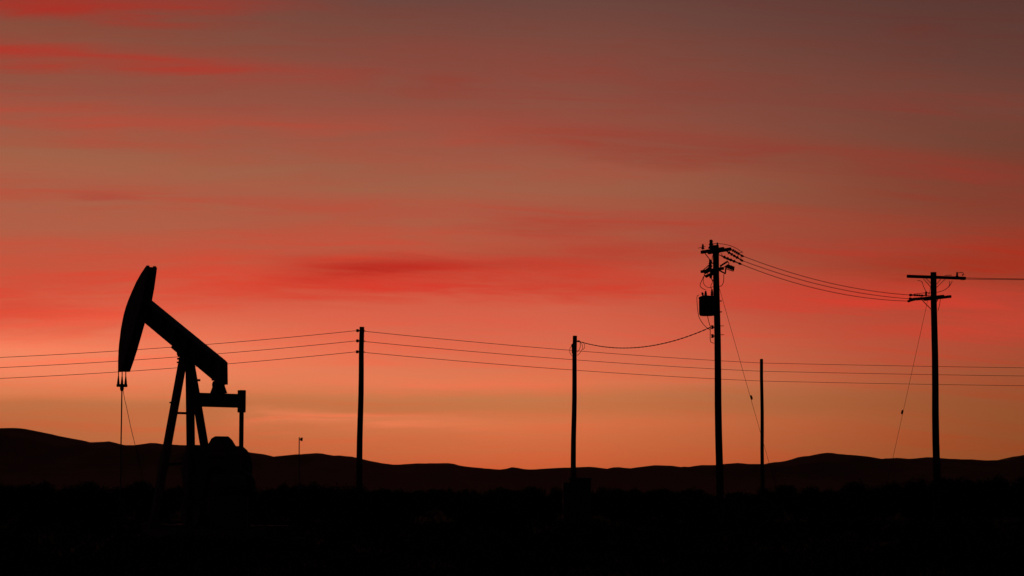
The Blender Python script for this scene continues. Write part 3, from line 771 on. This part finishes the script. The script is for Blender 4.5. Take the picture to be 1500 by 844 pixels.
# wires C -> D
LAB = ('upper', 'middle', 'lower')
for i in range(3):
    pts = sag_line(wireC[i], wireD[i], (0.28, 0.27, 0.33)[i], 40)
    tag(MB().tube(pts, 0.012, 6).build('overhead_wire', M['wire']), LAB[i] + ' of three wires sagging from the transformer pole to the crossarm pole', 'wire', 'wires between the two tall poles')
# wires leaving pole D
for i, (px, row, dyy) in enumerate(((1412.5, 407.2, 0.30), (1413.5, 408.9, 0.42))):
    a = at(px, row, YD + dyy); b = a + Vector((46.0, 6.0 + i * 0.9, 0.75))
    pts = sag_line(a, b, 0.26 - 0.09 * i, 40)
    tag(MB().tube(pts, 0.012, 6).build('overhead_wire', M['wire']), ('upper' if i == 0 else 'lower') + ' of two close wires leaving the end of the top crossarm', 'wire', 'wires leaving the top crossarm')
for i, row in enumerate((407.2, 408.9)):
    MB().lathe([(0.02, 0), (0.055, 0.04), (0.03, 0.1), (0.055, 0.14), (0.02, 0.2)], dpt(1407, row, 0.3 + 0.12 * i), (1, 0.1, 0), 10).build('string_insulator', M['porcelain'], pD)

# --- guys
def guy(a_local_world, g, frac, label):
    a = Vector(a_local_world); g = Vector(g)
    root = empty('guy_wire', (g.x, g.y, 0), label, 'guy wire', 'guy wires of the two tall poles')
    o = Vector((g.x, g.y, 0))
    MB().tube([a - o, g - o + Vector((0, 0, -0.3))], 0.008, 6).build('strand', M['wire'], root)
    m = a.lerp(g, frac) - o; ax = (a - g).normalized()
    MB().lathe([(0.015, -0.10), (0.042, -0.07), (0.048, 0.0), (0.042, 0.07), (0.015, 0.10)], m, ax, 10).build('strain_insulator', M['porcelain'], root)
    MB().tube([g - o + ax * 0.8, g - o - Vector((0, 0, 0.2))], 0.016, 6).build('anchor_rod', M['galv'], root)
def on_line(p0, p1, row):
    t = (row - p0[1]) / (p1[1] - p0[1]); return p0[0] + (p1[0] - p0[0]) * t
Yg = YC + 4.0
rg = HORIZON + EYE.z / Yg * F_PX
guy(BC + axC(419) + Vector((0.1, 0.08, 0)), ground_at(on_line((1055, 421.6), (1139, 712), rg), Yg), 0.45, 'thin guy wire with a bead insulator slanting down from the transformer pole')
Yg = YD + 5.0; rg = HORIZON + EYE.z / Yg * F_PX
guy(BD + axD(418) + Vector((-0.1, 0.08, 0)), ground_at(on_line((1358.6, 448), (1307, 670), rg), Yg), 0.515, 'thin guy wire with a bead insulator slanting down from the crossarm pole')

# --- thin lamp mast
YL = 118.0
B = ground_at(437.3, YL)
lm = empty('lamp_mast', (B.x, B.y, 0), 'thin pipe mast with a small floodlight at its top, left of the bare pole', 'lamp mast')
lm['label'] = 'thin pipe mast with a small floodlight on top, between pump jack and bare pole'
hz = at(437.5, 640.5, YL).z
MB().tube([(0, 0, -0.3), (0, 0, hz)], [0.036, 0.026], 8).build('mast', M['galv'], lm)
lh = at(441.5, 643.6, YL) - Vector((B.x, B.y, 0))
MB().bar((0, 0, lh.z), (lh.x - 0.02, 0, lh.z), 0.03, 0.03).build('bracket', M['galv'], lm)
MB().lathe([(0.04, -0.07), (0.075, -0.05), (0.10, 0.03), (0.105, 0.06)], (lh.x, 0, lh.z), (1, 0, -0.08), 14).build('lamp_head', M['tank'], lm)

# ------------------------------------------------------------------ scrub
def bush_mesh(seed, h=1.0, wd=1.0, leaves=2600):
    rnd = random.Random(seed)
    lobes = []
    for _ in range(11):
        a, r = rnd.uniform(0, 6.283), wd * 0.5 * math.sqrt(rnd.random())
        z = rnd.uniform(0.22, 0.80) * h * (1 - 0.35 * r / (wd * 0.5))
        lobes.append((Vector((r * math.cos(a), r * math.sin(a), z)), rnd.uniform(0.13, 0.25) * wd))
    f, st = MB(), MB()
    for _ in range(leaves):
        c, r = rnd.choice(lobes)
        d = Vector((rnd.gauss(0, 1), rnd.gauss(0, 1), rnd.gauss(0, 0.8))).normalized()
        p = c + d * r * (rnd.random() ** 0.4) * rnd.choice((1, 1, 1, 1.25))
        if p.z < 0.01: p.z = rnd.uniform(0.01, 0.1)
        s = rnd.uniform(0.012, 0.030) * wd
        u = Vector((rnd.gauss(0, 1), rnd.gauss(0, 1), rnd.gauss(0.3, 1))).normalized(); v = u.orthogonal().normalized()
        f.add([p - u * s * 1.5, p + v * s * 0.6, p + u * s * 1.5, p - v * s * 0.6], [(0, 1, 2, 3)])
    for c, r in lobes:
        st.tube([(0.05 * c.x, 0.05 * c.y, -0.05), c * 0.5 + Vector((rnd.gauss(0, 0.03), rnd.gauss(0, 0.03), 0)), c + Vector((0, 0, r * 0.5))], [0.02, 0.012, 0.004], 5)
        for _ in range(4):
            d = Vector((rnd.gauss(0, 1), rnd.gauss(0, 1), abs(rnd.gauss(0.6, 0.8)))).normalized()
            st.tube([c, c + d * r * rnd.uniform(1.2, 1.8)], [0.007, 0.002], 4)
    return f, st
BUSH = []
for sd in range(6):
    f, st = bush_mesh(sd + 20, 1.0, 1.0)
    fo = f.build('foliage', M['leaf']); so = st.build('stem', M['stem'])
    BUSH.append((fo.data, so.data)); bpy.data.objects.remove(fo); bpy.data.objects.remove(so)
def bush(px, row, Y, width, label, group):
    g = ground_at(px, Y); h = at(px, row, Y).z
    i = random.randrange(6)
    r = empty('scrub_bush', (g.x, g.y, -0.06), label, 'bush', group, random.uniform(0, 6.28))
    sc = (width, width, max(0.5, h) * 1.02)
    for nm, me in zip(('foliage', 'stem'), BUSH[i]):
        o = bpy.data.objects.new(nm, me); COL.objects.link(o); o.parent = r; o.scale = sc
    return r
SPOTS = [(150, 'low dark scrub bush on the open flat beyond the hanging pump rod', 'scrub beyond the pump rod'),
         (400, 'low dark scrub bush around the foot of the pump jack', 'scrub around the pump jack'),
         (500, 'low dark scrub bush beside the thin lamp mast', 'scrub beside the lamp mast'),
         (620, 'low dark scrub bush close to the bare pole with side insulators', 'scrub by the bare pole'),
         (800, 'low dark scrub bush midway between the bare pole and the short pole', 'scrub between bare and short pole'),
         (920, 'low dark scrub bush around the cabinet and the short pole', 'scrub around the cabinet'),
         (1090, 'low dark scrub bush near the foot of the transformer pole', 'scrub by the transformer pole'),
         (1185, 'low dark scrub bush near the foot of the slim pole', 'scrub by the slim pole'),
         (1330, 'taller dark scrub bush in the thicket between slim pole and crossarm pole', 'thicket before the crossarm pole'),
         (1420, 'taller dark scrub bush right around the foot of the crossarm pole', 'thicket at the crossarm pole'),
         (9999, 'tallest dark scrub bush where the thicket rises past the crossarm pole', 'thicket past the crossarm pole')]
def spot(px):
    return next((l, g) for x, l, g in SPOTS if px < x)
TOPS = [(-20, 693), (8, 697), (33, 694), (50, 690), (74, 696), (104, 700), (135, 703), (165, 705), (205, 706), (240, 706), (390, 706), (415, 707), (440, 704), (465, 697), (486, 703), (505, 707),
        (552, 707), (575, 706), (600, 707), (628, 711), (655, 711), (690, 705), (712, 710), (735, 709), (760, 706), (785, 710), (812, 711), (885, 708), (905, 710), (930, 708), (948, 708), (970, 711), (995, 714), (1018, 714),
        (1080, 716), (1105, 714), (1146, 711), (1168, 709)]
TOPS_T = [(1190, 703), (1212, 708), (1232, 705), (1252, 699), (1275, 706), (1292, 704), (1312, 696), (1332, 699), (1347, 694), (1372, 698), (1392, 694), (1412, 697), (1430, 687), (1447, 692), (1462, 690), (1480, 690), (1497, 684), (1520, 686)]
for px, row in TOPS + TOPS_T:
    bush(px, row, random.uniform(112, 190), random.uniform(1.1, 2.9), *spot(px))
def edge_row(px):
    """upper edge of the scrub belt along the flat, as a picture row"""
    pts = [(-60, 702), (120, 704), (450, 705), (600, 708), (800, 710), (1000, 713), (1090, 715), (1150, 711), (1250, 704), (1400, 699), (1560, 693)]
    for (x0, y0), (x1, y1) in zip(pts, pts[1:]):
        if px <= x1: return y0 + (y1 - y0) * (px - x0) / (x1 - x0)
    return pts[-1][1]
for k in range(130):
    px = -50 + 1600 * (k + random.uniform(-0.6, 0.6)) / 129; Y = random.uniform(95, 215)
    bush(px, edge_row(px) + random.uniform(-5.5, 3.0), Y, random.uniform(1.2, 3.6), *spot(px))
# dry grass between: nobody could count it
def grass():
    rnd = random.Random(3); b = MB()
    for _ in range(900):
        Y = 62 + 120 * rnd.random(); px = rnd.uniform(-60, 1560); g = ground_at(px, Y)
        for _ in range(9):
            h = rnd.uniform(0.12, 0.42); a = rnd.uniform(0, 6.28); r = rnd.uniform(0, 0.15); w = rnd.uniform(0.006, 0.014)
            p = g + Vector((r * math.cos(a), r * math.sin(a), -0.25)); q = Vector((math.cos(a), math.sin(a), 0)); s = Vector((-q.y, q.x, 0)) * w
            m = p + q * h * 0.2 + UP * (0.25 + h * 0.6); t = p + q * h * rnd.uniform(0.3, 0.7) + UP * (0.25 + h)
            b.add([p - s, p + s, m + s * 0.7, m - s * 0.7, t], [(0, 1, 2, 3), (3, 2, 4)])
    tag(b.build('grass', M['grass']), 'dry grass tufts scattered over the dark flat', kind='stuff')
grass()

def darkening_scrub():  # added leaf clumps whose self-shadowing keeps the lit soil from showing
    """knee-high scrub added to darken the near flat, too dense to count"""
    rnd = random.Random(11); b = MB()
    for _ in range(1500):
        Y = 30 + 75 * rnd.random() ** 1.25; half = 0.245 * Y + 5; x = rnd.uniform(-half, half)
        r = rnd.uniform(0.35, 0.85); h = rnd.uniform(0.22, 0.5)
        for _ in range(85):
            a, q = rnd.uniform(0, 6.283), math.sqrt(rnd.random())
            p = Vector((x + r * q * math.cos(a), Y + r * q * math.sin(a), rnd.random() * h * (1 - 0.6 * q * q) - 0.04))
            u = Vector((rnd.gauss(0, 0.6), rnd.gauss(0, 0.6), rnd.uniform(0.4, 1.0))).normalized(); v = u.orthogonal().normalized()
            v.rotate(Matrix.Rotation(rnd.uniform(0, 6.28), 3, u))
            l, w = rnd.uniform(0.05, 0.12), rnd.uniform(0.016, 0.034)
            b.add([p - u * l, p + v * w, p + u * l, p - v * w], [(0, 1, 2, 3)])
    tag(b.build('darkening_scrub', M['leaf']), 'low dark scrub added to darken the near flat', kind='stuff')
darkening_scrub()

# ------------------------------------------------------------------ evening haze
def haze():
    b = MB(); b.box((0, 0, 248.5), (18600, 18600, 500.0 + 3))
    m = bpy.data.materials.new('evening_haze'); m.use_nodes = True
    nt = m.node_tree; nt.nodes.clear()
    out = nt.nodes.new('ShaderNodeOutputMaterial'); pv = nt.nodes.new('ShaderNodeVolumePrincipled')
    pv.inputs['Color'].default_value = (0.9, 0.9, 0.9, 1); pv.inputs['Density'].default_value = 3.4e-6; pv.inputs['Anisotropy'].default_value = 0.75
    nt.links.new(pv.outputs[0], out.inputs['Volume'])
    tag(b.build('haze', m), 'thin evening haze lying over the flat and hills', kind='stuff')
haze()
